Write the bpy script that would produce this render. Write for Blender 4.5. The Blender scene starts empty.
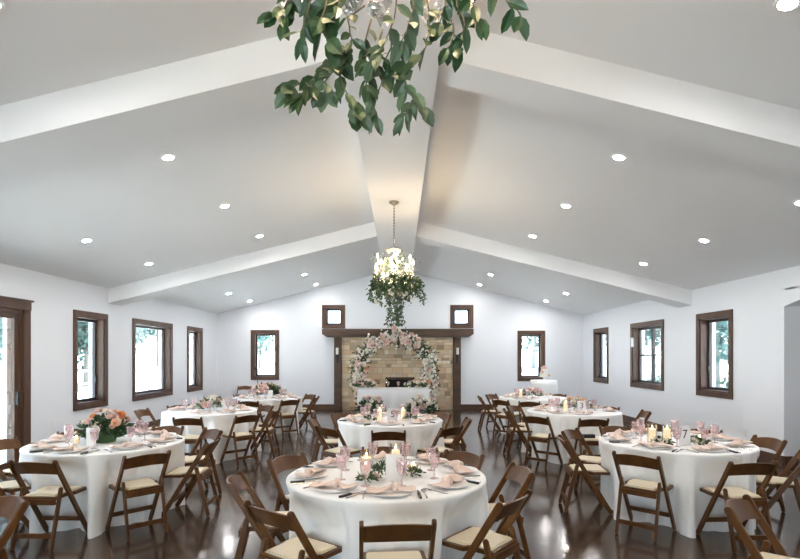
import bpy, bmesh, math, random
from mathutils import Vector, Matrix
random.seed(7)
PI = math.pi
sc = bpy.context.scene
COL = sc.collection

# ------------------------------------------------------------------ camera, world, sun, exposure
cam_d = bpy.data.cameras.new('camera')
cam = bpy.data.objects.new('camera', cam_d); COL.objects.link(cam)
cam.location = (0, 0, 1.68); cam.rotation_euler = (PI/2, 0, 0)
cam_d.sensor_width = 36; cam_d.lens = 520/800*36; cam_d.shift_y = 77.5/800
cam_d.clip_start = 0.05; cam_d.clip_end = 300
sc.camera = cam
SKY = 3.2
w = bpy.data.worlds.new('sky'); sc.world = w; w.use_nodes = True
wn = w.node_tree; bg = wn.nodes['Background']
tc = wn.nodes.new('ShaderNodeTexCoord'); sx = wn.nodes.new('ShaderNodeSeparateXYZ')
wr = wn.nodes.new('ShaderNodeValToRGB')
wr.color_ramp.elements[0].position = 0.0; wr.color_ramp.elements[0].color = (0.76, 0.89, 1, 1)
wr.color_ramp.elements[1].position = 0.7; wr.color_ramp.elements[1].color = (0.45, 0.68, 1, 1)
wn.links.new(tc.outputs['Generated'], sx.inputs[0]); wn.links.new(sx.outputs['Z'], wr.inputs[0])
wn.links.new(wr.outputs[0], bg.inputs[0]); bg.inputs[1].default_value = SKY
sd = bpy.data.lights.new('sun', 'SUN'); sd.energy = 25; sd.angle = 0.01; sd.color = (1, 0.98, 0.96)
sun = bpy.data.objects.new('sun', sd); COL.objects.link(sun); sun.rotation_euler = (math.radians(-26), math.radians(6), 0)
LAMP = 265.0          # recessed lamp emission
CHAND = 38.0          # chandelier watts
vs = sc.view_settings
vs.view_transform = 'Standard'; vs.look = 'None'; vs.gamma = 1; vs.use_curve_mapping = False
vs.exposure = 1.22
cy = sc.cycles
cy.use_denoising = True; cy.max_bounces = 10; cy.diffuse_bounces = 6; cy.glossy_bounces = 4
cy.transparent_max_bounces = 24; cy.sample_clamp_indirect = 6; cy.caustics_reflective = False; cy.caustics_refractive = False

# ------------------------------------------------------------------ room measures
XL, XR, YB, YF = -5.85, 5.85, 16.6, -4.2     # side walls, far wall, wall behind the camera
RX, RZ, SL = -0.07, 4.50, 0.25               # ridge, roof slope
def roof(x): return RZ - SL*abs(x-RX)

# ------------------------------------------------------------------ materials
def mat(name, col, rough=0.5, metal=0.0, spec=0.5, emit=None, noise=None, bump=None, sheen=0, coat=0):
    m = bpy.data.materials.new(name); m.use_nodes = True
    n = m.node_tree; b = n.nodes['Principled BSDF']
    b.inputs['Base Color'].default_value = (*col, 1); b.inputs['Roughness'].default_value = rough
    b.inputs['Metallic'].default_value = metal; b.inputs['Specular IOR Level'].default_value = spec
    if coat: b.inputs['Coat Weight'].default_value = coat; b.inputs['Coat Roughness'].default_value = 0.12
    if sheen: b.inputs['Sheen Weight'].default_value = sheen
    if emit:
        b.inputs['Emission Color'].default_value = (*emit[0], 1); b.inputs['Emission Strength'].default_value = emit[1]
    t = n.nodes.new('ShaderNodeTexCoord')
    if noise:
        scale, c2, stretch = noise
        mp = n.nodes.new('ShaderNodeMapping'); mp.inputs['Scale'].default_value = stretch
        nz = n.nodes.new('ShaderNodeTexNoise'); nz.inputs['Scale'].default_value = scale; nz.inputs['Detail'].default_value = 6
        rp = n.nodes.new('ShaderNodeValToRGB')
        rp.color_ramp.elements[0].position = .35; rp.color_ramp.elements[1].position = .68
        rp.color_ramp.elements[0].color = (*col, 1); rp.color_ramp.elements[1].color = (*c2, 1)
        n.links.new(t.outputs['Object'], mp.inputs[0]); n.links.new(mp.outputs[0], nz.inputs[0])
        n.links.new(nz.outputs[0], rp.inputs[0]); n.links.new(rp.outputs[0], b.inputs['Base Color'])
    if bump:
        nb = n.nodes.new('ShaderNodeTexNoise'); nb.inputs['Scale'].default_value = bump[0]
        bp = n.nodes.new('ShaderNodeBump'); bp.inputs['Strength'].default_value = bump[1]; bp.inputs['Distance'].default_value = .01
        n.links.new(t.outputs['Object'], nb.inputs[0]); n.links.new(nb.outputs[0], bp.inputs['Height']); n.links.new(bp.outputs[0], b.inputs['Normal'])
    return m
def glassy(name, tint, gloss=0.1, diff=None, dw=0.0, rough=0.02):
    m = bpy.data.materials.new(name); m.use_nodes = True
    n = m.node_tree; n.nodes.clear()
    o = n.nodes.new('ShaderNodeOutputMaterial'); tr = n.nodes.new('ShaderNodeBsdfTransparent'); tr.inputs[0].default_value = (*tint, 1)
    gl = n.nodes.new('ShaderNodeBsdfGlossy'); gl.inputs['Roughness'].default_value = rough; gl.inputs[0].default_value = (1, 1, 1, 1)
    fr = n.nodes.new('ShaderNodeLayerWeight'); fr.inputs[0].default_value = 0.25
    mu = n.nodes.new('ShaderNodeMath'); mu.operation = 'MULTIPLY_ADD'; mu.inputs[1].default_value = .5; mu.inputs[2].default_value = gloss; mu.use_clamp = True
    mx = n.nodes.new('ShaderNodeMixShader')
    n.links.new(fr.outputs['Fresnel'], mu.inputs[0]); n.links.new(mu.outputs[0], mx.inputs[0])
    src = tr
    if diff:
        df = n.nodes.new('ShaderNodeBsdfDiffuse'); df.inputs[0].default_value = (*diff, 1)
        m2 = n.nodes.new('ShaderNodeMixShader'); m2.inputs[0].default_value = dw
        n.links.new(tr.outputs[0], m2.inputs[1]); n.links.new(df.outputs[0], m2.inputs[2]); src = m2
    n.links.new(src.outputs[0], mx.inputs[1]); n.links.new(gl.outputs[0], mx.inputs[2]); n.links.new(mx.outputs[0], o.inputs[0])
    return m
M = {}
M['wall'] = mat('white_wall_paint', (.85, .865, .90), .6, bump=(60, .05))
M['ceil'] = mat('white_ceiling_paint', (.855, .855, .86), .7)
M['trimwood'] = mat('stained_trim_wood', (.060, .026, .013), .48, noise=(5, (.105, .048, .023), (1, 1, .12)))
M['mantelwood'] = mat('rough_mantel_wood', (.062, .034, .020), .6, noise=(6, (.10, .057, .034), (.15, 1, 1)), bump=(25, .3))
M['basewood'] = mat('baseboard_wood', (.060, .028, .015), .45, noise=(4, (.10, .05, .025), (.1, .1, 1)))
M['sash'] = mat('dark_sash', (.035, .026, .024), .45)
M['pane'] = glassy('window_glass', (.94, .97, .97), .02)
M['chair'] = mat('fruitwood', (.070, .027, .0075), .34, spec=.3, noise=(9, (.125, .051, .015), (1, 1, .25)), coat=.04)
M['pad'] = mat('cream_vinyl', (.74, .64, .47), .45)
M['cloth'] = mat('white_tablecloth', (.93, .92, .905), .85, sheen=.2, bump=(160, .06))
M['plate'] = mat('white_china', (.88, .86, .85), .3)
M['napkin'] = mat('blush_linen', (.70, .53, .45), .85, bump=(40, .2), noise=(7, (.78, .65, .58), (1, 1, 1)))
M['pink'] = glassy('pink_glass', (.98, .91, .915), .08, (.95, .76, .78), .14)
M['clear'] = glassy('clear_glass', (.97, .98, .98), .08)
M['crystal'] = glassy('crystal', (.97, .96, .93), .35, (.95, .92, .86), .25)
M['steel'] = mat('cutlery_steel', (.62, .60, .58), .2, 1)
M['blackh'] = mat('black_handle', (.012, .012, .014), .35)
M['wax'] = mat('glowing_ivory_wax', (.86, .74, .54), .5, emit=((1, .68, .36), .32))  # faint emission stands in for flame light glowing through the wax
M['flame'] = mat('flame', (1, .8, .4), .5, emit=((1, .66, .28), 14))
M['card'] = mat('white_card', (.84, .82, .80), .6)
M['ink'] = mat('dark_ink', (.05, .045, .05), .6)
M['black'] = mat('black_iron', (.015, .014, .014), .45, .3)
M['brass'] = mat('aged_metal', (.30, .27, .22), .35, .9)
M['bulb'] = mat('lit_bulb', (1, .9, .7), .3, emit=((1, .84, .60), 13))
M['sleeve'] = mat('candle_sleeve', (.85, .82, .74), .4)
M['lens'] = mat('lamp_lens', (1, 1, 1), .3, emit=((1, .975, .96), LAMP))
M['ring'] = mat('lamp_trim', (.85, .85, .85), .5)
M['plastic'] = mat('white_plastic', (.8, .8, .8), .4)
M['leafdark'] = mat('dark_leaf', (.022, .060, .022), .36, noise=(14, (.055, .12, .04), (1, 1, 1)))
M['leafmid'] = mat('mid_leaf', (.024, .055, .018), .42, noise=(14, (.062, .112, .036), (1, 1, 1)))
M['leafsage'] = mat('sage_leaf', (.062, .105, .05), .5, noise=(14, (.125, .18, .095), (1, 1, 1)))
M['stem'] = mat('woody_stem', (.13, .10, .06), .6)
M['blush'] = mat('blush_petal', (.84, .62, .57), .7)
M['white_f'] = mat('white_petal', (.86, .82, .74), .7)
M['peach'] = mat('peach_petal', (.86, .58, .42), .7)
M['rosepink'] = mat('rose_petal', (.74, .36, .34), .7)
M['orange'] = mat('orange_petal', (.84, .42, .20), .7)
M['lace'] = glassy('lace_overlay', (1, 1, 1), 0, (.93, .94, .95), .8, .6)
M['firebox_black'] = mat('firebox_near_black', (.02, .017, .015), .9)  # even near-black colour for the flat panel at the firebox opening
M['trunk'] = mat('bark', (.20, .19, .17), .9)
M['crown'] = mat('tree_leaves', (.035, .09, .08), .7, noise=(3, (.075, .145, .13), (1, 1, 1)))
M['shrub'] = mat('shrub_leaves', (.04, .10, .075), .7, noise=(3, (.085, .16, .12), (1, 1, 1)))
M['fence'] = mat('weathered_rail', (.34, .33, .32), .8)
M['ground'] = mat('pale_ground', (.62, .63, .60), .9, noise=(.6, (.74, .75, .72), (1, 1, 1)))
M['paving'] = mat('pale_paving', (.6, .6, .58), .9)
def floor_mat():
    m = mat('polished_concrete', (.05, .035, .026), .2)
    n = m.node_tree; b = n.nodes['Principled BSDF']; t = n.nodes.new('ShaderNodeTexCoord')
    n1 = n.nodes.new('ShaderNodeTexNoise'); n1.inputs['Scale'].default_value = 1.1; n1.inputs['Detail'].default_value = 9; n1.inputs['Roughness'].default_value = .65; n1.inputs['Distortion'].default_value = 1.2
    r1 = n.nodes.new('ShaderNodeValToRGB'); e = r1.color_ramp.elements
    e[0].position = .36; e[0].color = (.024, .0145, .0095, 1); e[1].position = .66; e[1].color = (.105, .069, .046, 1)
    n2 = n.nodes.new('ShaderNodeTexNoise'); n2.inputs['Scale'].default_value = 3.5; n2.inputs['Detail'].default_value = 6
    r2 = n.nodes.new('ShaderNodeMapRange'); r2.inputs['To Min'].default_value = .06; r2.inputs['To Max'].default_value = .26
    L = n.links.new
    L(t.outputs['Object'], n1.inputs[0]); L(n1.outputs[0], r1.inputs[0]); L(r1.outputs[0], b.inputs['Base Color'])
    L(t.outputs['Object'], n2.inputs[0]); L(n2.outputs[0], r2.inputs[0]); L(r2.outputs[0], b.inputs['Roughness'])
    b.inputs['Specular IOR Level'].default_value = .42; b.inputs['Coat Weight'].default_value = .12; b.inputs['Coat Roughness'].default_value = .09
    bp = n.nodes.new('ShaderNodeBump'); bp.inputs['Strength'].default_value = .12; bp.inputs['Distance'].default_value = .02; L(n2.outputs[0], bp.inputs['Height']); L(bp.outputs[0], b.inputs['Normal'])
    return m
M['floor'] = floor_mat()
def stone_mat():
    m = mat('ledge_stone', (.4, .3, .2), .85, bump=(14, .6))
    n = m.node_tree; b = n.nodes['Principled BSDF']; g = n.nodes.new('ShaderNodeNewGeometry'); r = n.nodes.new('ShaderNodeValToRGB')
    e = r.color_ramp.elements; e[0].color = (.58, .41, .25, 1); e[1].color = (.72, .58, .41, 1)
    for p, c in ((.2, (.80, .67, .48)), (.4, (.40, .28, .18)), (.6, (.86, .76, .60)), (.8, (.68, .48, .29))):
        q = e.new(p); q.color = (*c, 1)
    n.links.new(g.outputs['Random Per Island'], r.inputs[0]); n.links.new(r.outputs[0], b.inputs['Base Color'])
    return m
M['stone'] = stone_mat(); M['mortar'] = mat('mortar', (.44, .37, .29), .9)

# ------------------------------------------------------------------ helpers
def obj(name, bm, m, parent=None, smooth=None, kind=None):
    me = bpy.data.meshes.new(name)
    bmesh.ops.recalc_face_normals(bm, faces=bm.faces)
    bm.to_mesh(me); bm.free()
    return link(name, me, m, parent, smooth, kind)
def link(name, me, m, parent=None, smooth=None, kind=None):
    if m and not me.materials: me.materials.append(M[m] if isinstance(m, str) else m)
    if smooth:
        me.polygons.foreach_set('use_smooth', [True]*len(me.polygons))
        if smooth != 'all': me.set_sharp_from_angle(angle=math.radians(40))
    o = bpy.data.objects.new(name, me); COL.objects.link(o)
    if parent: o.parent = parent
    if kind: o['kind'] = kind
    return o
def thing(name, label, cat, loc=(0, 0, 0), rz=0, group=None):
    o = bpy.data.objects.new(name, None); COL.objects.link(o); o.empty_display_size = .1
    o.location = loc; o.rotation_euler = (0, 0, rz); tag(o, label, cat, group); return o
def tag(o, label, cat, group=None):
    o['label'] = label; o['category'] = cat
    if group: o['group'] = group
    return o
def dup(root, loc, rz=0, label=None, scale=None):
    r = root.copy(); COL.objects.link(r); r.location = loc
    if not isinstance(rz, (tuple, list)): rz = (0, 0, rz)
    r.rotation_euler = rz
    if label: r['label'] = label
    if scale: r.scale = scale
    for ch in root.children:
        c = ch.copy(); COL.objects.link(c); c.parent = r
        for g in ch.children:
            d = g.copy(); COL.objects.link(d); d.parent = c
    return r
def box(bm, a, b):
    (x0, y0, z0), (x1, y1, z1) = a, b
    v = [bm.verts.new(p) for p in ((x0, y0, z0), (x1, y0, z0), (x1, y1, z0), (x0, y1, z0), (x0, y0, z1), (x1, y0, z1), (x1, y1, z1), (x0, y1, z1))]
    for f in ((0, 3, 2, 1), (4, 5, 6, 7), (0, 1, 5, 4), (1, 2, 6, 5), (2, 3, 7, 6), (3, 0, 4, 7)): bm.faces.new([v[i] for i in f])
    return v
def bx(*ab, bev=0):
    bm = bmesh.new()
    for k in range(0, len(ab), 2): box(bm, ab[k], ab[k+1])
    if bev: bmesh.ops.bevel(bm, geom=bm.edges[:], offset=bev, segments=2, affect='EDGES', profile=.7)
    return bm
def prism(bm, pts, d):                      # polygon pts extruded along vector d
    a = [bm.verts.new(p) for p in pts]; b = [bm.verts.new(Vector(p)+Vector(d)) for p in pts]
    bm.faces.new(a); bm.faces.new(b[::-1]); n = len(a)
    for i in range(n): bm.faces.new((a[i], b[i], b[(i+1) % n], a[(i+1) % n]))
def lathe(prof, n=20, bm=None, c=(0, 0, 0)):
    bm = bm or bmesh.new(); rows = []
    for r, z in prof:
        if r < 1e-5: rows.append([bm.verts.new((c[0], c[1], c[2]+z))])
        else: rows.append([bm.verts.new((c[0]+r*math.cos(2*PI*i/n), c[1]+r*math.sin(2*PI*i/n), c[2]+z)) for i in range(n)])
    for a, b in zip(rows, rows[1:]):
        for i in range(n):
            j = (i+1) % n
            if len(a) == 1 and len(b) > 1: bm.faces.new((a[0], b[i], b[j]))
            elif len(b) == 1 and len(a) > 1: bm.faces.new((a[i], a[j], b[0]))
            elif len(a) > 1: bm.faces.new((a[i], a[j], b[j], b[i]))
    return bm
def tube(bm, pts, r, n=6):
    pts = [Vector(p) for p in pts]; rows = []
    for i, p in enumerate(pts):
        t = (pts[min(i+1, len(pts)-1)]-pts[max(i-1, 0)]).normalized()
        u = t.cross(Vector((0, 0, 1)));  u = u.normalized() if u.length > .01 else Vector((1, 0, 0)); v = t.cross(u)
        rr = r[i] if isinstance(r, (list, tuple)) else r
        rows.append([bm.verts.new(p+u*rr*math.cos(2*PI*k/n)+v*rr*math.sin(2*PI*k/n)) for k in range(n)])
    for a, b in zip(rows, rows[1:]):
        for k in range(n): bm.faces.new((a[k], a[(k+1) % n], b[(k+1) % n], b[k]))
    bm.faces.new(rows[0][::-1]); bm.faces.new(rows[-1]); return bm
def stadium(bm, p0, p1, wd, x0, x1, n=6):   # bar with round ends lying in a yz plane, x0..x1 thick
    a, b = Vector(p0), Vector(p1); t = (b-a).normalized(); s = Vector((-t.y, t.x)); pts = []
    for c, sg in ((b, 1), (a, -1)):
        for k in range(n+1):
            an = PI*k/n
            pts.append(c + s*sg*(-math.cos(an))*-1*wd/2*1.0 + t*sg*math.sin(an)*wd/2)
    prism(bm, [(x0, p.x, p.y) for p in pts], (x1-x0, 0, 0))
def leaf(bm, p, d, nrm, L, W, curl=.15):
    d = Vector(d).normalized(); nrm = Vector(nrm); s = d.cross(nrm)
    s = s.normalized() if s.length > .01 else Vector((1, 0, 0)); nn = s.cross(d).normalized(); p = Vector(p)
    mid = [p + d*L*t + nn*L*curl*-t*t for t in (0, .22, .5, .8, 1)]
    ws = (0, .34, .46, .30, 0)
    m = [bm.verts.new(q) for q in mid]
    l = [bm.verts.new(mid[i]+s*W*ws[i]+nn*W*.12) for i in (1, 2, 3)]; r = [bm.verts.new(mid[i]-s*W*ws[i]+nn*W*.12) for i in (1, 2, 3)]
    for q in (l, r):
        bm.faces.new((m[0], m[1], q[0])); bm.faces.new((m[1], m[2], q[1], q[0])); bm.faces.new((m[2], m[3], q[2], q[1])); bm.faces.new((m[3], m[4], q[2]))
def rvec(r=random):
    while True:
        v = Vector((r.uniform(-1, 1), r.uniform(-1, 1), r.uniform(-1, 1)))
        if .05 < v.length < 1: return v.normalized()
def bloom_mesh(name, layers=4, seed=1):     # unit rose: cupped petals in rings, opening along +z
    rd = random.Random(seed); bm = bmesh.new()
    for k in range(layers):
        f = k/(layers-1); n = 3+k; R = .28+.62*f; H = .62-.28*f
        for i in range(n):
            an = 2*PI*(i/n)+k*.7+rd.uniform(-.1, .1); half = PI/n*1.25; g = []
            for u in (0, .5, 1):
                row = []
                for v in (-1, -.33, .33, 1):
                    r = R*(.25+.75*u**.7)*(1+.08*(1-v*v)); z = -.25+ (H+.25)*u - .10*f*u*u - .1*v*v*u
                    a2 = an+half*v*(.55+.45*u); row.append(bm.verts.new((r*math.cos(a2), r*math.sin(a2), z)))
                g.append(row)
            for a, b in zip(g, g[1:]):
                for q in range(3): bm.faces.new((a[q], a[q+1], b[q+1], b[q]))
    me = bpy.data.meshes.new(name); bm.to_mesh(me); bm.free()
    me.polygons.foreach_set('use_smooth', [True]*len(me.polygons)); return me
BLOOM = {}
for k, c in enumerate(('blush', 'white_f', 'peach', 'rosepink', 'orange')):
    BLOOM[c] = bloom_mesh('blossom', 4, k); BLOOM[c].materials.append(M[c])
def blossom(parent, p, d, r, c):
    o = link('blossom', BLOOM[c], None, parent); o.location = p; o.scale = (r, r, r)
    o.rotation_euler = Vector(d).to_track_quat('Z', 'Y').to_euler(); return o
def text_mesh(parent, s, size, loc, rot, m='ink', name='number'):
    cu = bpy.data.curves.new(name, 'FONT'); cu.body = s; cu.size = size; cu.align_x = 'CENTER'; cu.align_y = 'CENTER'; cu.extrude = .0006
    t = bpy.data.objects.new('tmp', cu); COL.objects.link(t)
    dg = bpy.context.evaluated_depsgraph_get(); me = bpy.data.meshes.new_from_object(t.evaluated_get(dg))
    bpy.data.objects.remove(t); me.materials.clear()
    o = link(name, me, m, parent); o.location = loc; o.rotation_euler = rot; return o

# ------------------------------------------------------------------ room shell
S = 'structure'
bm = bmesh.new(); box(bm, (XL-.3, YF-.3, -.2), (9.0, YB+.3, 0)); obj('floor', bm, 'floor', kind=S)
TH = .3
def wall_holes(name, u0, u1, holes, z1, place, top=None, extra=()):
    us = sorted({u0, u1, *[h[0] for h in holes], *[h[1] for h in holes], *extra}); zs = sorted({0, z1, *[h[2] for h in holes], *[h[3] for h in holes]})
    bm = bmesh.new()
    for a, b in zip(us, us[1:]):
        for c, d in zip(zs, zs[1:]):
            if any(h[0] < (a+b)/2 < h[1] and h[2] < (c+d)/2 < h[3] for h in holes): continue
            place(bm, a, b, c, d)
        if top: top(bm, a, b, z1)
    bmesh.ops.remove_doubles(bm, verts=bm.verts, dist=1e-4)
    return obj(name, bm, 'wall', kind=S)
# openings: (near depth, far depth, sill, head) on side walls; trim-outer sizes less the trim
TW = .10
WL = [(9.30, 10.38, .71, 2.53), (11.36, 13.34, .71, 2.53), (14.28, 15.37, .71, 2.53)]
WR = [(9.13, 10.24, .93, 2.52), (11.52, 13.17, .93, 2.52), (14.59, 15.68, .93, 2.52)]
WB = [(-4.76, -3.86, .945, 2.54), (3.75, 4.63, .91, 2.52), (-2.49, -1.75, 2.60, 3.34), (1.60, 2.34, 2.60, 3.34)]
DOORL = (4.7, 8.06, 0, 2.41)
ins = lambda h: (h[0]+TW, h[1]-TW, h[2]+TW, h[3]-TW)
wall_holes('wall_left', YF, YB, [ins(h) for h in WL]+[DOORL], roof(XL)+.05, lambda bm, a, b, c, d: box(bm, (XL-TH, a, c), (XL, b, d)))
ARCH = (5.3, 7.92, 2.45)
def arch_pts(n=12):
    a, b, zs = ARCH; ch = (b-a)/2; R = 5.4; zc = zs-math.sqrt(R*R-ch*ch); out = []
    for k in range(n+1):
        y = a+(b-a)*k/n; out.append((y, zc+math.sqrt(R*R-(y-(a+b)/2)**2)))
    return out
wr_ = wall_holes('wall_right', YF, YB, [ins(h) for h in WR]+[(ARCH[0], ARCH[1], 0, 2.7)], roof(XR)+.08, lambda bm, a, b, c, d: box(bm, (XR, a, c), (XR+TH, b, d)))
bm = bmesh.new(); prism(bm, [(XR, y, z) for y, z in arch_pts()]+[(XR, ARCH[1], 2.72), (XR, ARCH[0], 2.72)], (3.1, 0, 0)); obj('wall_archway', bm, 'wall', kind=S)
bm = bx((XR+TH, ARCH[1], 0), (9.0, ARCH[1]+.2, 2.8), (8.9, ARCH[0]-.2, 0), (9.1, ARCH[1], 2.8), (XR+TH, ARCH[0]-.2, 0), (8.9, ARCH[0], 2.8)); obj('wall_hall', bm, 'wall', kind=S)
def top_b(y0, y1):
    def f(bm, a, b, z): prism(bm, [(a, y0, z), (b, y0, z), (b, y0, roof(b)+.1), (a, y0, roof(a)+.1)], (0, y1-y0, 0))
    return f
wall_holes('wall_back', XL-TH, XR+TH, [ins(h) for h in WB], 3.4, lambda bm, a, b, c, d: box(bm, (a, YB, c), (b, YB+TH, min(d, max(roof(a), roof(b))+.25))), top=lambda bm, a, b, z: top_b(YB, YB+TH)(bm, a, b, z) if min(roof(a), roof(b)) > z else None, extra=(RX, -4.3, 4.3))
# unseen wall behind the camera: glazed doors added to light beams and ceiling
GL = (-5.2, 1.2, 0, 2.4)
wall_holes('wall_front', XL-TH, XR+TH, [GL], 3.0, lambda bm, a, b, c, d: box(bm, (a, YF-TH, c), (b, YF, d)), top=top_b(YF-TH, YF), extra=(RX,))
bm = bmesh.new()
for x0, x1 in ((XL-TH-.5, RX), (RX, XR+TH+.5)):
    prism(bm, [(x0, YF-.5, roof(x0)), (x1, YF-.5, roof(x1)), (x1, YF-.5, roof(x1)+.5), (x0, YF-.5, roof(x0)+.5)], (0, YB-YF+1.0, 0))
obj('ceiling', bm, 'ceil', kind=S)
# ridge beam and cross beams
bm = bx((-.445, YF, 4.03), (.31, YB, 4.6)); obj('trim_1', bm, 'ceil', kind=S)
def cross(name, y0, y1, d=.30):
    bm = bmesh.new()
    prism(bm, [(XL, y0, roof(XL)-d), (RX, y0, RZ-d), (XR, y0, roof(XR)-d), (XR, y0, roof(XR)+.1), (RX, y0, RZ+.1), (XL, y0, roof(XL)+.1)], (0, y1-y0, 0)); obj(name, bm, 'ceil', kind=S)
cross('trim_2', 4.20, 4.60); cross('trim_3', 10.42, 10.92); cross('trim_4', -2.0, -1.55)
# baseboards
H_B = .17
def bb(name, *ab): obj(name, bx(*ab), 'basewood', kind=S)
bb('baseboard_left', (XL, YF, 0), (XL+.02, DOORL[0]-.14, H_B), (XL, DOORL[1]+.14, 0), (XL+.02, YB, H_B))
bb('baseboard_right', (XR-.02, YF, 0), (XR, ARCH[0], H_B), (XR-.02, ARCH[1], 0), (XR, YB, H_B))
bb('baseboard_hall', (XR+.0, ARCH[1]-.02, 0), (8.9, ARCH[1], H_B))
bb('baseboard_back', (XL+.02, YB-.02, 0), (-2.08, YB, H_B), (1.92, YB-.02, 0), (XR-.02, YB, H_B))
# windows
def frame_boxes(bm, u0, u1, z0, z1, t, n0, n1, P):   # four boards around an outer rect
    for a, b in (((u0, z0), (u1, z0+t)), ((u0, z1-t), (u1, z1)), ((u0, z0+t), (u0+t, z1-t)), ((u1-t, z0+t), (u1, z1-t))):
        p, q = P(a[0], n0, a[1]), P(b[0], n1, b[1]); box(bm, [min(i, j) for i, j in zip(p, q)], [max(i, j) for i, j in zip(p, q)])
def window(name, h, P, double=False, t=TW, depth=.20):
    # P(u, n, z): u along wall, n>0 into the wall, n<0 into the room
    root = bpy.data.objects.new(name, None); COL.objects.link(root); root['kind'] = S; root.location = P((h[0]+h[1])/2, 0, h[2])
    u0, u1, z0, z1 = h; L = root.location
    PP = lambda u, n, z: Vector(P(u, n, z))-L
    bm = bmesh.new(); frame_boxes(bm, u0, u1, z0, z1, t, -.025, -.0005, PP); frame_boxes(bm, u0+t, u1-t, z0+t, z1-t, .025, -.0005, depth, PP)
    obj('window_frame', bm, 'trimwood', root)
    i = t+.025; bm = bmesh.new()
    halves = [(u0+i, u1-i)] if not double else [(u0+i, (u0+u1)/2), ((u0+u1)/2, u1-i)]
    for a, b in halves: frame_boxes(bm, a, b, z0+i, z1-i, .05, depth-.06, depth-.01, PP)
    if double:
        for a, b in halves:
            p, q = PP(a+.05, depth-.05, (z0+z1)/2-.02), PP(b-.05, depth-.02, (z0+z1)/2+.02); box(bm, [min(k) for k in zip(p, q)], [max(k) for k in zip(p, q)])
    obj('sash', bm, 'sash', root)
    p, q = PP(u0+i, depth-.04, z0+i), PP(u1-i, depth-.034, z1-i); bm = bmesh.new(); box(bm, [min(k) for k in zip(p, q)], [max(k) for k in zip(p, q)])
    obj('pane', bm, 'pane', root)
    if not double and (u1-u0) > .8:
        p, q = PP(u1-i-.05 if True else 0, depth-.085, z0+i+.35), PP(u1-i-.02, depth-.06, z0+i+.45); bm = bmesh.new(); box(bm, [min(k) for k in zip(p, q)], [max(k) for k in zip(p, q)])
        obj('crank_handle', bm, 'sash', root)
    return root
PL = lambda u, n, z: (XL-n, u, z)
PR = lambda u, n, z: (XR+n, u, z)
PB = lambda u, n, z: (u, YB+n, z)
PF = lambda u, n, z: (u, YF-n, z)
for k, h in enumerate(WL): window('window_%d' % (k+1), h, PL)
for k, h in enumerate(WR): window('window_%d' % (k+4), h, PR, double=(k == 1))
for k, h in enumerate(WB): window('window_%d' % (k+7), h, PB)
def glazed(name, a, b, z1, P, leaves, header=False):
    root = bpy.data.objects.new(name, None); COL.objects.link(root); root['kind'] = S; root.location = P((a+b)/2, 0, 0); L = root.location
    PP = lambda u, n, z: Vector(P(u, n, z))-L
    def B(bm, p, q):
        p, q = PP(*p), PP(*q); box(bm, [min(k) for k in zip(p, q)], [max(k) for k in zip(p, q)])
    bm = bmesh.new()
    for u0, u1 in ((a-.14, a), (b, b+.14)): B(bm, (u0, -.03, 0), (u1, -.0005, z1))
    B(bm, (a, 0, 0), (a+.06, .2, z1)); B(bm, (b-.06, 0, 0), (b, .2, z1)); B(bm, (a+.06, 0, z1-.06), (b-.06, .2, z1))
    B(bm, (a-.14, -.04, z1), (b+.14, -.0005, z1+.13)); B(bm, (a-.17, -.06, z1+.13), (b+.17, -.0005, z1+.16)); obj('door_frame', bm, 'trimwood', root)
    W = (b-a-.12)/leaves
    for k in range(leaves):
        u0 = a+.06+W*k; bm = bmesh.new(); frame_boxes(bm, u0, u0+W, .01, z1-.06, .085, .02, .07, PP); d = obj('door_leaf', bm, 'trimwood', root)
        bm = bmesh.new(); B(bm, (u0+.085, .04, .095), (u0+W-.085, .048, z1-.145)); obj('pane', bm, 'pane', d)
        bm = bmesh.new(); B(bm, (u0+W-.07, -.02, .95), (u0+W-.03, .02, 1.15)); obj('door_handle', bm, 'black', d)
    return root
glazed('door_1', DOORL[0], DOORL[1], DOORL[3], PL, 3)
glazed('door_2_added', GL[0], GL[1], GL[3], PF, 4)
# portals guide the daylight sampling through the openings
def portal(x, y, z, sx_, sy_, rot):
    d = bpy.data.lights.new('daylight_portal', 'AREA'); d.shape = 'RECTANGLE'; d.size = sx_; d.size_y = sy_; d.cycles.is_portal = True
    o = bpy.data.objects.new('daylight_portal', d); COL.objects.link(o); o.location = (x, y, z); o.rotation_euler = rot
portal((GL[0]+GL[1])/2, YF-TH-.02, GL[3]/2, GL[1]-GL[0], GL[3], (PI/2, 0, 0))
portal(XL-TH-.02, 6.4, 1.2, 2.4, 3.4, (0, -PI/2, 0))
for h in WL: portal(XL-TH-.02, (h[0]+h[1])/2, (h[2]+h[3])/2, h[3]-h[2], h[1]-h[0], (0, -PI/2, 0))
for h in WR: portal(XR+TH+.02, (h[0]+h[1])/2, (h[2]+h[3])/2, h[3]-h[2], h[1]-h[0], (0, PI/2, 0))
for h in WB: portal((h[0]+h[1])/2, YB+TH+.02, (h[2]+h[3])/2, h[1]-h[0], h[3]-h[2], (-PI/2, 0, 0))

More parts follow.
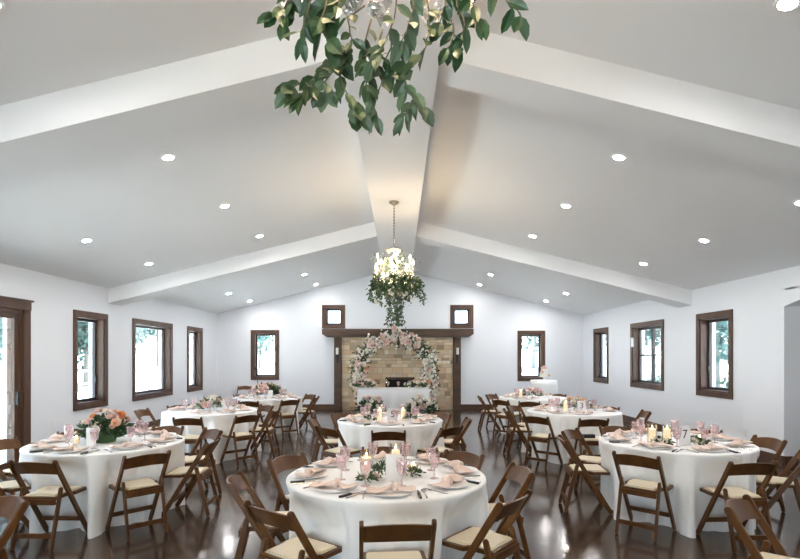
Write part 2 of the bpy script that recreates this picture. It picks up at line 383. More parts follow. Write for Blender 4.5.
# ------------------------------------------------------------------ outdoors
bm = bmesh.new(); N = 60; gv = {}
def gh(x, y):
    d = max(abs(x)-12, (y-24), (-12-y), 0); return -.25 + 2.6*min(1, d/34)**1.3
for i in range(N+1):
    for j in range(N+1):
        x, y = -80+160*i/N, -70+170*j/N; gv[i, j] = bm.verts.new((x, y, gh(x, y)))
for i in range(N):
    for j in range(N): bm.faces.new((gv[i, j], gv[i+1, j], gv[i+1, j+1], gv[i, j+1]))
obj('ground', bm, 'ground', smooth='all', kind=S)
def tree_mesh(kind, seed, h, r):
    rd = random.Random(seed); t = bmesh.new()
    tube(t, [(0, 0, -.3), (.05, 0, h*.3), (0, .08, h*.6)], [.2, .14, .06], 7)
    for k in range(5):
        a = rd.uniform(0, 6.28); tube(t, [(0, 0, h*(.3+.05*k)), (math.cos(a)*r*.6, math.sin(a)*r*.6, h*(.6+.05*k))], [.07, .03], 5)
    c = bmesh.new()
    cl = [(Vector((rd.gauss(0, .45)*r, rd.gauss(0, .45)*r, h*rd.uniform(.30, .88))), r*rd.uniform(.35, .6)) for _ in range(16)]
    for _ in range(2600):
        q, rr = rd.choice(cl); d = rvec(rd); leaf(c, q+d*rr*rd.uniform(.6, 1), rvec(rd), d, .38, .24)
    return t, c
def tree(x, y, h, r, seed, label):
    o = thing('tree', label, 'tree', (x, y, gh(x, y)), 0, 'trees outside the windows')
    t, c = tree_mesh('t', seed, h, r); obj('trunk', t, 'trunk', o); obj('crown', c, 'crown', o)
tree(-17.5, 29, 6.5, 2.6, 1, 'leafy green tree outside, seen through the nearest narrow left window')
tree(-19.6, 42, 8, 3.0, 2, 'leafy tree outside, right of centre in the wide left window')
tree(-17, 20, 6.5, 2.6, 3, 'tree outside beyond the glass door at the left edge')
tree(-21, 54, 7.5, 2.6, 4, 'tree outside, seen through the far narrow left window')
tree(15.5, 25.5, 8.0, 3.2, 5, 'leafy green tree outside, filling the top of the nearest right window')
tree(17, 35, 7.5, 2.9, 6, 'tree outside the double hung window on the right wall')
tree(21.5, 45, 8, 3.2, 9, 'tree outside, in the right half of the double hung window')
tree(20.8, 54, 8.0, 2.8, 7, 'tree outside, seen through the far narrow right window')
tree(-11.0, 41, 7.0, 2.8, 8, 'tree outside, seen through the tall window left of the fireplace')
tree(10.5, 41, 8.2, 3, 10, 'tree outside, seen through the tall window right of the fireplace')
def shrub(x, y, h, seed, label):
    rd = random.Random(seed); bm = bmesh.new()
    for _ in range(1300):
        d = rvec(rd); d.z = abs(d.z); leaf(bm, Vector((0, 0, h*.35))+Vector((d.x*h*.7, d.y*h*.7, d.z*h*.65))*rd.uniform(.6, 1), rvec(rd), d, .13, .08)
    o = thing('shrub', label, 'shrub', (x, y, gh(x, y)), 0, 'shrubs outside the right wall'); obj('foliage', bm, 'shrub', o)
    b2 = bmesh.new()
    for k in range(6): tube(b2, [(0, 0, -.05), (rd.uniform(-.4, .4)*h, rd.uniform(-.4, .4)*h, h*.6)], .02, 5)
    obj('stem', b2, 'trunk', o)
shrub(9.4, 13.6, 1.75, 1, 'leafy green shrub outside, low in the nearest right window')
shrub(8.9, 16.9, 1.5, 2, 'leafy shrub outside, low in the double hung window on the right')
f = thing('rail_fence', 'grey post and rail fence across the pale field outside the left windows', 'fence', (-13.4, 24, gh(-13.4, 24)))
for k in range(13):
    bm = bx((-.06, -20+3.4*k-.06, -.2), (.06, -20+3.4*k+.06, 1.45)); obj('fence_post', bm, 'fence', f)
for z in (.7, 1.25): obj('fence_rail', bx((-.03, -20, z), (.03, 21, z+.1)), 'fence', f)

# ------------------------------------------------------------------ fireplace
FX0, FX1 = -2.44, 2.30
fp = thing('fireplace', 'wide stone fireplace framed by dark wooden posts and a mantel on the far wall', 'fireplace', (-.07, YB, 0))
fx = lambda x: x+.07
obj('backing', bx((fx(-1.85), -.10, 0), (fx(1.68), -.003, 2.31)), 'mortar', fp)
rd = random.Random(3); bm = bmesh.new(); z = 0.0
while z < 2.28:
    h = min(rd.choice((.08, .11, .15, .19)), 2.30-z); x = -1.85
    while x < 1.68:
        wd = min(rd.uniform(.10, .36), 1.68-x); y1 = -.10-rd.uniform(.02, .06)
        if not (-.48 < x+wd/2 < .48 and z+h/2 < 1.02) and wd > .03:
            if h > .2 and rd.random() < .35:
                for zz in (z, z+h/2): box(bm, (fx(x)+.006, y1+rd.uniform(-.01, .01), zz+.006), (fx(x+wd)-.006, -.098, zz+h/2-.006))
            else: box(bm, (fx(x)+.006, y1, z+.006), (fx(x+wd)-.006, -.098, z+h-.006))
        x += wd
    z += h
obj('stone_veneer', bm, 'stone', fp)
obj('firebox', bx((fx(-.46), -.115, 0), (fx(.46), -.099, .98)), 'firebox_black', fp)
obj('lintel', bx((fx(-.46), -.17, .98), (fx(.46), -.10, 1.04), bev=.008), 'mantelwood', fp)
obj('post', bx((fx(-2.08), -.22, 0), (fx(-1.85), -.003, 2.31), bev=.008), 'mantelwood', fp)
obj('post', bx((fx(1.68), -.22, 0), (fx(1.92), -.003, 2.31), bev=.008), 'mantelwood', fp)
bm = bmesh.new(); prism(bm, [(fx(FX0+.14), -.36, 2.31), (fx(FX1-.14), -.36, 2.31), (fx(FX1), -.36, 2.40), (fx(FX1), -.36, 2.56), (fx(FX0), -.36, 2.56), (fx(FX0), -.36, 2.40)], (0, .357, 0)); obj('mantel', bm, 'mantelwood', fp)
def sconce(x, label):
    o = thing('wall_sconce', label, 'sconce', (x, YB-.22, 1.5), 0, 'candle sconces on the fireplace posts')
    bm = bx((-.035, -.012, 0), (.035, -.0005, .38)); tube(bm, [(0, -.01, .08), (0, -.1, .02), (0, -.14, .1), (0, -.11, .24)], .012); tube(bm, [(0, -.01, .3), (-.05, -.06, .22), (.03, -.1, .16), (0, -.11, .24)], .01)
    lathe([(0, .24), (.05, .24), (.055, .26), (0, .26)], 12, bm, (0, -.11, 0)); obj('bracket', bm, 'black', o)
    obj('candle', lathe([(0, .26), (.042, .26), (.042, .47), (.03, .465), (0, .46)], 14, None, (0, -.11, 0)), 'sleeve', o, 'a')
sconce(-1.965, 'black iron sconce with white candle on the left fireplace post')
sconce(1.80, 'black iron sconce with white candle on the right fireplace post')

# ------------------------------------------------------------------ recessed lamps
def make_lamp():
    t = thing('recessed_light', '', 'ceiling light', (0, 0, 0), 0, 'recessed ceiling lights')
    obj('trim_ring', lathe([(.050, -.004), (.053, -.010), (.074, -.010), (.078, -.002), (.078, 0), (.050, 0)], 24), 'ring', t, 'a')
    obj('lens', lathe([(0, -.007), (.050, -.007), (.050, -.003), (0, -.003)], 24), 'lens', t)
    return t
lamp0 = None
rows_y = [(1.4, 'row nearest the camera'), (3.23, 'row just before the front cross beam'), (5.72, 'first row past the front cross beam'), (7.56, 'second row past the front cross beam'), (9.44, 'row just before the far cross beam'), (11.9, 'first row past the far cross beam'), (13.85, 'second row past the far cross beam'), (15.75, 'row beside the far wall')]
for y, ry in rows_y:
    for s, ss in ((-1, 'left'), (1, 'right')):
        for d, dd in ((2.48, 'inner'), (4.49, 'outer')):
            if y < 3 : continue
            x = RX+s*d; lab = 'round lit ceiling lamp, %s %s, %s' % (ss, dd, ry)
            rot = (0, math.atan(SL)*s, 0)
            if lamp0 is None: lamp0 = make_lamp(); lamp0.location = (x, y, roof(x)-.0005); lamp0.rotation_euler = rot; lamp0['label'] = lab
            else: dup(lamp0, (x, y, roof(x)-.0005), rot, lab)

# ------------------------------------------------------------------ tables
TZ = .765; TR = .768
# key: centre, words for labels
TABLES = {
 'A': ((-.105, 4.06), 'front centre table'),
 'B': ((-3.15, 5.60), 'front left table'),
 'C': ((2.98, 5.65), 'front right table'),
 'D': ((-.144, 7.60), 'middle table'),
 'E': ((-3.25, 8.92), 'second left table'),
 'F': ((-3.00, 11.8), 'farthest left table'),
 'G': ((2.95, 8.85), 'second right table'),
 'H': ((3.02, 11.8), 'farthest right table'),
}
# chairs: table -> top-of-back midpoints
CH = {
 'A': [(-.01, 2.84), (-.80, 3.12), (-1.25, 3.9), (-1.04, 4.73), (-.17, 5.2), (.61, 4.92), (1.0, 4.23), (.75, 3.35)],
 'B': [(-3.19, 4.50), (-2.35, 4.85), (-2.02, 5.64), (-2.32, 6.48), (-3.02, 6.78), (-4.0, 6.42), (-4.38, 5.68), (-3.97, 4.78)],
 'C': [(2.18, 4.82), (3.04, 4.46), (3.98, 5.06), (4.13, 5.80), (3.79, 6.5), (2.8, 6.8), (2.1, 6.45), (1.81, 5.80)],
 'D': [(-.14, 6.33), (-.95, 6.66), (-1.30, 7.6), (-.95, 8.36), (-.14, 8.76), (.67, 8.42), (1.01, 7.6), (.68, 6.72)],
 'E': [(-3.16, 7.72), (-2.36, 8.08), (-2.10, 8.88), (-2.48, 9.72), (-3.2, 10.1), (-4.16, 9.75), (-4.46, 8.95)],
 'F': [(-3.1, 10.62), (-2.30, 10.95), (-1.87, 11.75), (-2.15, 12.55), (-2.95, 12.96), (-3.85, 12.6), (-4.15, 11.75), (-3.87, 10.95)],
 'G': [(2.83, 7.58), (2.06, 7.92), (1.80, 8.88), (2.1, 9.68), (2.92, 10.03), (3.80, 9.45), (4.12, 8.68)],
 'H': [(2.62, 10.55), (2.10, 10.95), (1.80, 11.85), (2.2, 12.62), (2.95, 12.98), (3.85, 12.65)],
}
def posword(dx, dy):
    a = math.degrees(math.atan2(dy, dx)) % 360
    return ['right side', 'far right side', 'far side', 'far left side', 'left side', 'near left side', 'near side', 'near right side'][int((a+22.5)//45) % 8]
def tablecloth(key):
    (cx, cy), words = TABLES[key]; rd = random.Random(ord(key)); bm = bmesh.new(); n = 224
    ph = [rd.uniform(0, 6.28) for _ in range(6)]
    lim = []
    for bxp, byp in CH.get(key, []):
        d = Vector((bxp-cx, byp-cy)); r = d.length-.26-.235; lim.append((math.atan2(d.y, d.x), r))
    def ss(t): t = max(0, min(1, t)); return t*t*(3-2*t)
    rows = [[bm.verts.new((0, 0, TZ))]]
    for r in (.35, .62, .735): rows.append([bm.verts.new((r*math.cos(2*PI*i/n), r*math.sin(2*PI*i/n), TZ)) for i in range(n)])
    prof = [(.757, .7635), (.766, .757), (TR, .745)]
    for r, z in prof: rows.append([bm.verts.new((r*math.cos(2*PI*i/n), r*math.sin(2*PI*i/n), z)) for i in range(n)])
    K = 14
    for k in range(1, K+1):
        t = k/K; z = .745*(1-t)+.004*t; row = []
        for i in range(n):
            a = 2*PI*i/n
            f = .5*math.sin(9*a+ph[0]+.8*math.sin(2*a+ph[3]))+.35*math.sin(15*a+ph[1]+.9*math.sin(3*a+ph[4]))+.2*math.sin(26*a+ph[2])
            f = f if f < 0 else f*1.25
            r = TR+.022*t; dent = 0
            for la, lr in lim:
                dl = abs((a-la+PI) % (2*PI)-PI)
                if dl < .5:
                    e = lr/math.cos(dl)+ .35*ss((dl-.27)/.2)
                    e2 = TR+(e-TR)*ss((.765-z)/.27)
                    if e2 < r: dent = min(1, (r-e2)/.06); r = e2
            r += .078*t**.75*(f-.55*dent)*(1-.15*dent)
            row.append(bm.verts.new((r*math.cos(a), r*math.sin(a), z)))
        rows.append(row)
    for a, b in zip(rows, rows[1:]):
        for i in range(n):
            j = (i+1) % n
            bm.faces.new((a[0], b[i], b[j]) if len(a) == 1 else (a[i], b[i], b[j], a[j]))
    o = obj('tablecloth', bm, 'cloth', smooth='all'); o.location = (cx, cy, 0)
    tag(o, 'floor length white cloth covering the %s' % words, 'tablecloth', 'white cloths on the round tables')
for k in TABLES: tablecloth(k)

# ------------------------------------------------------------------ folding chairs
def make_chair():
    t = thing('folding_chair', '', 'chair', (0, 0, 0), 0, 'wooden folding chairs')
    for s in (-1, 1):
        bm = bmesh.new(); stadium(bm, (.205, .024), (-.25, .765), .046, s*.2-.012, s*.2+.012); bmesh.ops.bevel(bm, geom=bm.edges[:], offset=.004, segments=1, affect='EDGES'); obj('back_post', bm, 'chair', t, 'a')
        bm = bmesh.new(); stadium(bm, (-.255, .02), (-.135, .505), .04, s*.172-.011, s*.172+.011); bmesh.ops.bevel(bm, geom=bm.edges[:], offset=.004, segments=1, affect='EDGES'); obj('rear_leg', bm, 'chair', t, 'a')
    yp = lambda z: .205-.455*(z-.024)/.741
    obj('front_stretcher', bx((-.188, yp(.17)-.010, .150), (.188, yp(.17)+.012, .190), bev=.004), 'chair', t, 'a')
    yr = lambda z: -.255+.12*(z-.02)/.485
    obj('rear_stretcher', bx((-.161, yr(.12)-.010, .100), (.161, yr(.12)+.010, .14), bev=.004), 'chair', t, 'a')
    bm = bmesh.new(); P = [(-.158, -.185), (-.158, -.01), (-.2, .02), (-.195, .19), (-.18, .205), (.18, .205), (.195, .19), (.2, .02), (.158, -.01), (.158, -.185)]
    prism(bm, [(x, y, .418) for x, y in P], (0, 0, .028)); box(bm, (-.16, -.2, .38), (.16, -.178, .43)); obj('seat_frame', bm, 'chair', t)
    bm = bmesh.new(); P = [(-.138, -.16), (-.138, 0), (-.172, .03), (-.168, .17), (.168, .17), (.172, .03), (.138, 0), (.138, -.16)]
    prism(bm, [(x, y, .4465) for x, y in P], (0, 0, .014)); bmesh.ops.bevel(bm, geom=[e for e in bm.edges if e.verts[0].co.z > .455 and e.verts[1].co.z > .455], offset=.008, segments=2, affect='EDGES'); obj('seat_pad', bm, 'pad', t, 'a')
    bm = bmesh.new(); nx, nz = 14, 4; g = [[], []]
    for side in (0, 1):
        for j in range(nz+1):
            row = []
            for i in range(nx+1):
                x = -.19+.38*i/nx; q = 1-(x/.19)**2; zb, zt = .645+.018*q, .752+.026*q
                z = zb+(zt-zb)*j/nz; y = yp(z)-.04*q+(.009 if side else -.009); row.append(bm.verts.new((x, y, z)))
            g[side].append(row)
    for side in (0, 1):
        for j in range(nz):
            for i in range(nx): bm.faces.new((g[side][j][i], g[side][j][i+1], g[side][j+1][i+1], g[side][j+1][i]))
    for i in range(nx):
        for j in (0, nz): bm.faces.new((g[0][j][i], g[0][j][i+1], g[1][j][i+1], g[1][j][i]))
    for j in range(nz):
        for i in (0, nx): bm.faces.new((g[0][j][i], g[0][j+1][i], g[1][j+1][i], g[1][j][i]))
    obj('backrest', bm, 'chair', t, 'a')
    return t
chair0 = make_chair(); used = [False]
def place_chair(bxp, byp, tx, ty, label, twist=0):
    d = Vector((tx-bxp, ty-byp)).normalized(); rz = math.atan2(d.y, d.x)-PI/2+twist
    loc = (bxp-math.sin(rz)*.26, byp+math.cos(rz)*.26, 0)
    if not used[0]:
        used[0] = True; chair0.location = loc; chair0.rotation_euler = (0, 0, rz); chair0['label'] = label
    else: dup(chair0, loc, rz, label)
for k, L in CH.items():
    (cx, cy), words = TABLES[k]
    for bxp, byp in L: place_chair(bxp, byp, cx, cy, 'brown folding chair at the %s of the %s' % (posword(bxp-cx, byp-cy), words))
place_chair(-2.5, 3.34, -3.07, 2.34, 'brown folding chair cut off by the left edge, in front of all left tables')
place_chair(2.10, 3.25, 2.9, 2.4, 'brown folding chair seen from behind its back in the bottom right corner')
place_chair(3.02, 3.62, 2.95, 2.4, 'brown folding chair, only its post showing at the lower right edge')
place_chair(-4.85, 16.25, -4.7, 14.0, 'brown folding chair standing alone against the far wall by the tall left window')

# ------------------------------------------------------------------ place settings
def make_plate():
    o = obj('dinner_plate', lathe([(0, 0), (.085, 0), (.095, .004), (.142, .017), (.145, .020), (.140, .0205), (.098, .009), (.085, .006), (0, .006)], 36), 'plate', smooth='a'); return tag(o, '', 'plate', 'white plates')
def make_napkin(seed):
    rd = random.Random(seed); t = thing('napkin', '', 'napkin', (0, 0, 0), 0, 'knotted blush napkins'); bm = bmesh.new(); nu, nv = 26, 12; rows = []
    for i in range(nu+1):
        u = -1+2*i/nu; x = u*.165; kn = math.exp(-((u-.12)/.14)**2); tail = abs(u-.12)
        wd = .018+.050*min(1, tail*1.5)**.8*(1+.12*math.sin(9*u+seed)); hh = .011+.006*math.sin(5*u+seed)+.012*kn
        if abs(u) > .93: wd *= .8; hh *= .6
        row = []
        for j in range(nv):
            a = 2*PI*j/nv; wr = 1+.16*math.sin(3*a+5*u+seed)+.07*math.sin(5*a-8*u)
            z = .0225+hh+hh*math.sin(a)*wr + .014*max(0, u-.5)
            row.append(bm.verts.new((x, wd*math.cos(a)*wr+.012*math.sin(2.5*u+seed), max(z, .0212))))
        rows.append(row)
    for a, b in zip(rows, rows[1:]):
        for j in range(nv): bm.faces.new((a[j], a[(j+1) % nv], b[(j+1) % nv], b[j]))
    bm.faces.new(rows[0][::-1]); bm.faces.new(rows[-1]); obj('linen', bm, 'napkin', t, 'all')
    bm = bmesh.new(); ring = []
    for i in range(14):
        a = 2*PI*i/14; c = Vector((.02, .030*math.cos(a), .043+.021*math.sin(a))); ring.append([bm.verts.new((c.x+.017*math.cos(b)*(1+.2*math.sin(3*a)), c.y+.010*math.sin(b)*math.cos(a), c.z+.010*math.sin(b)*math.sin(a))) for b in [2*PI*q/8 for q in range(8)]])
    for i in range(14):
        A, B = ring[i], ring[(i+1) % 14]
        for q in range(8): bm.faces.new((A[q], A[(q+1) % 8], B[(q+1) % 8], B[q]))
    obj('knot', bm, 'napkin', t, 'all'); return t
def make_goblet():
    t = thing('goblet', '', 'glass', (0, 0, 0), 0, 'pink goblets')
    obj('bowl', lathe([(.004, .072), (.022, .082), (.034, .105), (.039, .135), (.041, .168), (.043, .19), (.0415, .19), (.0395, .168), (.0375, .135), (.032, .107), (.02, .086), (0, .078)], 20), 'pink', t, 'all')
    obj('stem', lathe([(0, 0), (.034, 0), (.034, .004), (.012, .008), (.006, .014), (.008, .035), (.005, .05), (.008, .068), (.004, .0735), (0, .0735)], 16), 'pink', t, 'all'); return t
def make_knife():
    t = thing('table_knife', '', 'knife', (0, 0, 0), 0, 'black handled knives'); bm = bmesh.new()
    prism(bm, [(-.009, 0, .001), (.009, 0, .001), (.010, .09, .001), (.002, .12, .001), (-.008, .11, .001)], (0, 0, .002)); obj('blade', bm, 'steel', t)
    obj('handle', bx((-.009, -.105, 0), (.009, 0, .014), bev=.004), 'blackh', t, 'a'); return t
def make_fork():
    bm = bmesh.new(); tube(bm, [(0, -.09, .003), (0, -.02, .004), (0, .04, .006)], [.006, .004, .003], 6); prism(bm, [(-.011, .04, .004), (.011, .04, .004), (.012, .06, .005), (-.012, .06, .005)], (0, 0, .002))
    for x in (-.0105, -.0035, .0035, .0105): box(bm, (x-.0016, .058, .005), (x+.0016, .105, .007))
    return tag(obj('fork', bm, 'steel'), '', 'fork', 'silver forks')
def make_spoon():
    bm = bmesh.new(); tube(bm, [(0, -.1, .003), (0, -.02, .004), (0, .05, .006)], [.006, .004, .003], 6)
    pts = [(.019*math.cos(a), .078+.03*math.sin(a), .004) for a in [2*PI*k/14 for k in range(14)]]; prism(bm, pts, (0, 0, .004)); return tag(obj('spoon', bm, 'steel'), '', 'spoon', 'silver spoons')
plate0, gob0, knife0, fork0, spoon0 = make_plate(), make_goblet(), make_knife(), make_fork(), make_spoon()
naps = [make_napkin(k) for k in range(4)]
first = {}
def put(proto, loc, rz, label):
    key = proto.name
    if key not in first: first[key] = 1; proto.location = loc; proto.rotation_euler = (0, 0, rz); proto['label'] = label
    else: dup(proto, loc, rz, label)
rd = random.Random(12)
for k, L in CH.items():
    (cx, cy), words = TABLES[k]; full = k in 'ABCD'
    for i, (bxp, byp) in enumerate(L):
        d = Vector((bxp-cx, byp-cy)); pw = posword(d.x, d.y); a = math.atan2(d.y, d.x); o = Vector((math.cos(a), math.sin(a))); s = Vector((o.y, -o.x))*-1   # s = diner's right
        def at(r, q, z=TZ+.0008): v = Vector((cx, cy))+o*r+s*q; return (v.x, v.y, z)
        rz = a+PI/2     # local +y points to the table centre
        where = 'at the %s of the %s' % (pw, words)
        put(plate0, at(.585, 0), 0, 'white plate under a napkin ' + where)
        put(naps[(i+ord(k)) % 4], at(.585, 0), rz+rd.uniform(-.5, .5)+(PI if rd.random() < .4 else 0), 'knotted blush napkin ' + where)
        put(gob0, at(.38+rd.uniform(-.03, .03), .11+rd.uniform(-.03, .03)), rd.uniform(0, 3), 'pale pink stemmed glass ' + where)
        if full:
            put(knife0, at(.62, .185), rz+rd.uniform(-.1, .1), 'black handled knife ' + where)
        if k in 'ABC':
            put(spoon0, at(.61, .225), rz, 'silver spoon ' + where)
            put(fork0, at(.61, -.185), rz+rd.uniform(-.06, .06), 'silver fork ' + where)

# ------------------------------------------------------------------ candles, cards, flowers on the tables
def make_candle(h=.15, r=.034, gr=.05, gh_=.2):
    t = thing('candle_holder', '', 'candle', (0, 0, 0), 0, 'pillar candles in glass cylinders')
    obj('glass_cylinder', lathe([(0, 0), (gr, 0), (gr, gh_), (gr-.003, gh_), (gr-.003, .004), (0, .004)], 20), 'clear', t, 'a')
    c = obj('candle', lathe([(0, .005), (r, .005), (r, h), (r-.006, h-.003), (0, h-.008)], 18), 'wax', t, 'a')
    obj('flame', lathe([(0, h-.006), (.005, h), (.007, h+.011), (.004, h+.024), (0, h+.034)], 10), 'flame', c, 'all'); return t
candle0 = make_candle(); candle1 = make_candle(.055, .025, .034, .075); candle1['group'] = 'votive candles in small glasses'; candle1.name = 'votive_candle'
def card(x, y, words, num, rz=0, w_=.13, h=.18):
    t = thing('table_card', words, 'sign', (x, y, TZ+.0008), rz)
    obj('card', bx((-w_/2, -.0015, .004), (w_/2, .0015, h), bev=0), 'card', t); obj('stand', bx((-.025, -.012, 0), (.025, .012, .012)), 'clear', t)
    if num: text_mesh(t, num, .13, (0, -.0022, h*.55), (PI/2, 0, 0))
def flowers(x, y, z, r, h, cols, n, label, seed, leafm='leafmid', nl=140, name='flower_arrangement', vase=None, br=.035):
    rd = random.Random(seed); t = thing(name, label, 'flowers', (x, y, z)); bm = bmesh.new()
    for _ in range(nl):
        d = rvec(rd); d.z = abs(d.z)*.9-.05; q = Vector((d.x*r, d.y*r, max(.01, h*.35+d.z*h*.5)))*1.0
        dd = (d+rvec(rd)*.6).normalized(); dd.z = max(dd.z, -.1); leaf(bm, q*rd.uniform(.5, .95), dd, rvec(rd), br*rd.uniform(1.2, 2.2), br*rd.uniform(.6, .9))
    for v in bm.verts: v.co.z = max(v.co.z, .002)
    obj('foliage', bm, leafm, t)
    if vase: obj('vase', lathe([(0, 0), (vase[0]*.8, 0), (vase[0], vase[1]*.6), (vase[0]*.95, vase[1]), (vase[0]*.9, vase[1]), (0, vase[1]*.9)], 18), vase[2], t, 'a')
    for _ in range(n):
        d = rvec(rd); d.z = abs(d.z); p = Vector((d.x*r*rd.uniform(.55, 1), d.y*r*rd.uniform(.55, 1), h*.45+d.z*h*.5)); b = br*rd.uniform(.7, 1.25)
        p.z = max(p.z, b*.6); blossom(t, p, (d+Vector((0, -.3, .3))), b, rd.choice(cols))
    return t
def cdl(proto, x, y, label): put(proto, (x, y, TZ+.0008), 0, label)
# front centre
cx, cy = TABLES['A'][0]
cdl(candle0, cx-.15, cy-.10, 'tall lit pillar candle in glass left of the card on the front centre table')
cdl(candle0, cx+.07, cy+.22, 'lit pillar candle in glass behind the card on the front centre table')
cdl(candle1, cx+.21, cy+.06, 'small lit votive beside the green sprig on the front centre table')
card(cx+.06, cy-.24, 'white upright card amid candles on the front centre table', None, .1, .12, .20)
flowers(cx-.13, cy-.25, TZ+.001, .075, .08, ['white_f', 'white_f', 'blush'], 5, 'low cluster of white flowers left of the card on the front centre table', 21, 'leafsage', 70, br=.024)
flowers(cx-.03, cy-.10, TZ+.001, .10, .14, ['white_f'], 2, 'green leafy cluster behind the card on the front centre table', 23, 'leafsage', 140, br=.026)
flowers(cx+.20, cy-.07, TZ+.001, .085, .08, ['white_f'], 1, 'small green leafy sprig by the votive on the front centre table', 22, 'leafmid', 80, br=.024)
# front left: the big arrangement
cx, cy = TABLES['B'][0]
flowers(cx-.02, cy+.0, TZ+.001, .25, .36, ['blush', 'peach', 'blush', 'white_f', 'orange', 'rosepink', 'white_f', 'blush', 'white_f'], 40, 'large arrangement of peach, pink and cream flowers on the front left table', 31, 'leafdark', 420, vase=(.12, .17, 'leafdark'), br=.043)
card(cx-.0, cy-.30, 'white upright card before the large flowers on the front left table', None, -.35, .13, .19)
cdl(candle1, cx-.26, cy-.12, 'small lit votive left of the white card on the front left table')
# front right: 7
cx, cy = TABLES['C'][0]
cdl(candle0, cx-.29, cy-.10, 'left lit pillar candle in glass on the front right table')
cdl(candle0, cx-.14, cy-.12, 'lit pillar candle in glass beside the card reading seven')
card(cx-.05, cy-.30, 'white table card with black number 7 on the front right table', '7', .25, .14, .21)
flowers(cx-.27, cy-.27, TZ+.001, .09, .09, ['white_f', 'blush', 'white_f'], 5, 'low cluster of white roses under the candles on the front right table', 41, 'leafmid', 60, br=.028)
flowers(cx+.11, cy-.24, TZ+.001, .09, .10, ['white_f', 'white_f'], 4, 'low white flowers and leaves right of the card on the front right table', 42, 'leafmid', 90, br=.028)
cdl(candle1, cx+.21, cy-.12, 'small lit votive right of the card on the front right table')
# middle: 5
cx, cy = TABLES['D'][0]
cdl(candle0, cx-.15, cy-.12, 'lit pillar candle in glass left of the card on the middle table')
cdl(candle0, cx+.19, cy-.08, 'lit pillar candle in glass right of the card on the middle table')
card(cx+.04, cy-.26, 'white table card with dark number 5 on the middle table', '5', 0, .15, .19)
flowers(cx+.30, cy-.10, TZ+.001, .09, .11, ['white_f', 'blush', 'peach'], 5, 'low pale flowers and leaves right of the candles on the middle table', 51, 'leafmid', 70, br=.03)
flowers(cx-.29, cy-.10, TZ+.001, .08, .07, ['white_f', 'blush'], 4, 'low cream flowers left of the candles on the middle table', 52, 'leafsage', 60, br=.026)
# second left
cx, cy = TABLES['E'][0]
flowers(cx+.05, cy+.0, TZ+.001, .24, .24, ['white_f', 'white_f', 'blush', 'peach'], 16, 'white and blush flowers on the second table on the left', 61, 'leafsage', 120, vase=(.07, .1, 'clear'), br=.055)
card(cx+.29, cy-.12, 'white table card right of the flowers on the second table on the left', None, .1)
# far left
cx, cy = TABLES['F'][0]
flowers(cx-.02, cy+.05, TZ+.001, .30, .34, ['white_f', 'peach', 'blush', 'white_f', 'peach'], 22, 'cream and peach flowers on the farthest table on the left', 71, 'leafmid', 160, vase=(.09, .14, 'clear'), br=.07)
card(cx+.12, cy-.28, 'white table card before the flowers on the farthest table on the left', None, 0)
# second right: 3
cx, cy = TABLES['G'][0]
flowers(cx+.08, cy+.06, TZ+.001, .26, .24, ['peach', 'white_f', 'peach', 'orange', 'white_f'], 14, 'peach flowers with bright greenery behind the card on the second right table', 81, 'leafmid', 170, vase=(.08, .1, 'clear'), br=.05)
card(cx+.06, cy-.24, 'white table card with dark number 3 on the second right table', '3', .1, .15, .19)
cdl(candle0, cx-.18, cy-.15, 'pillar candle in glass left of the card on the second right table')
# far right
cx, cy = TABLES['H'][0]
cdl(candle0, cx-.30, cy-.1, 'lit pillar candle in glass on the farthest table on the right')
flowers(cx-.02, cy+.0, TZ+.001, .22, .2, ['blush', 'white_f', 'blush'], 9, 'low blush flowers on the farthest table on the right', 91, 'leafsage', 90, br=.055)
# black clutch
o = tag(obj('clutch_bag', bx((-.085, -.045, 0), (.085, .045, .055), bev=.012), 'blackh', smooth='a'), 'small black bag on the seat at the near side of the second right table', 'bag'); o.location = (2.84, 7.83, .4615); o.rotation_euler = (0, 0, .1)

# ------------------------------------------------------------------ sweetheart table, arch, cake table
SX, SY = -.19, 15.18
def drape_rect(name, hx, hy, z, folds, amp, m, z0=.004):
    bm = bmesh.new(); per = []
    n = 40
    def edge(hx, hy):
        P = []
        for k in range(n): P.append((-hx+2*hx*k/n, -hy, (0, -1)))
        for k in range(n//2): P.append((hx, -hy+2*hy*k/(n//2), (1, 0)))
        for k in range(n): P.append((hx-2*hx*k/n, hy, (0, 1)))
        for k in range(n//2): P.append((-hx, hy-2*hy*k/(n//2), (-1, 0)))
        return P
    P = edge(hx, hy); top = [bm.verts.new((x, y, z)) for x, y, _ in P]; bm.faces.new(top); prev = top; K = 7
    for k in range(1, K+1):
        t = k/K; row = []
        for i, (x, y, nn) in enumerate(P):
            f = amp*t*(1+math.sin(i*folds)+.5*math.sin(i*folds*.57+1))+.01
            row.append(bm.verts.new((x+nn[0]*f, y+nn[1]*f, z+(z0-z)*t)))
        for i in range(len(P)): bm.faces.new((prev[i], row[i], row[(i+1) % len(P)], prev[(i+1) % len(P)]))
        prev = row
    return obj(name, bm, m, smooth='a')
o = tag(drape_rect('tablecloth', 1.0, .36, .765, 1.1, .018, 'cloth'), 'white cloth covering the long table before the fireplace', 'tablecloth'); o.location = (SX, SY, 0)
o = tag(drape_rect('lace_overlay', 1.022, .382, .772, 1.1, .021, 'lace', .10), 'sheer lace overlay on the long table before the fireplace', 'tablecloth'); o.location = (SX, SY, 0)
AX, AY, AZ, AR = -.16, 15.90, 1.17, 1.12
arch = thing('floral_arch', 'round arch covered in blush and white flowers in front of the stone fireplace', 'floral arch', (AX, AY, 0))
bm = bmesh.new(); tube(bm, [(AR*math.cos(a), 0, AZ+AR*math.sin(a)) for a in [2*PI*k/48 for k in range(49)]], .022, 8); obj('hoop', bm, 'black', arch, 'all')
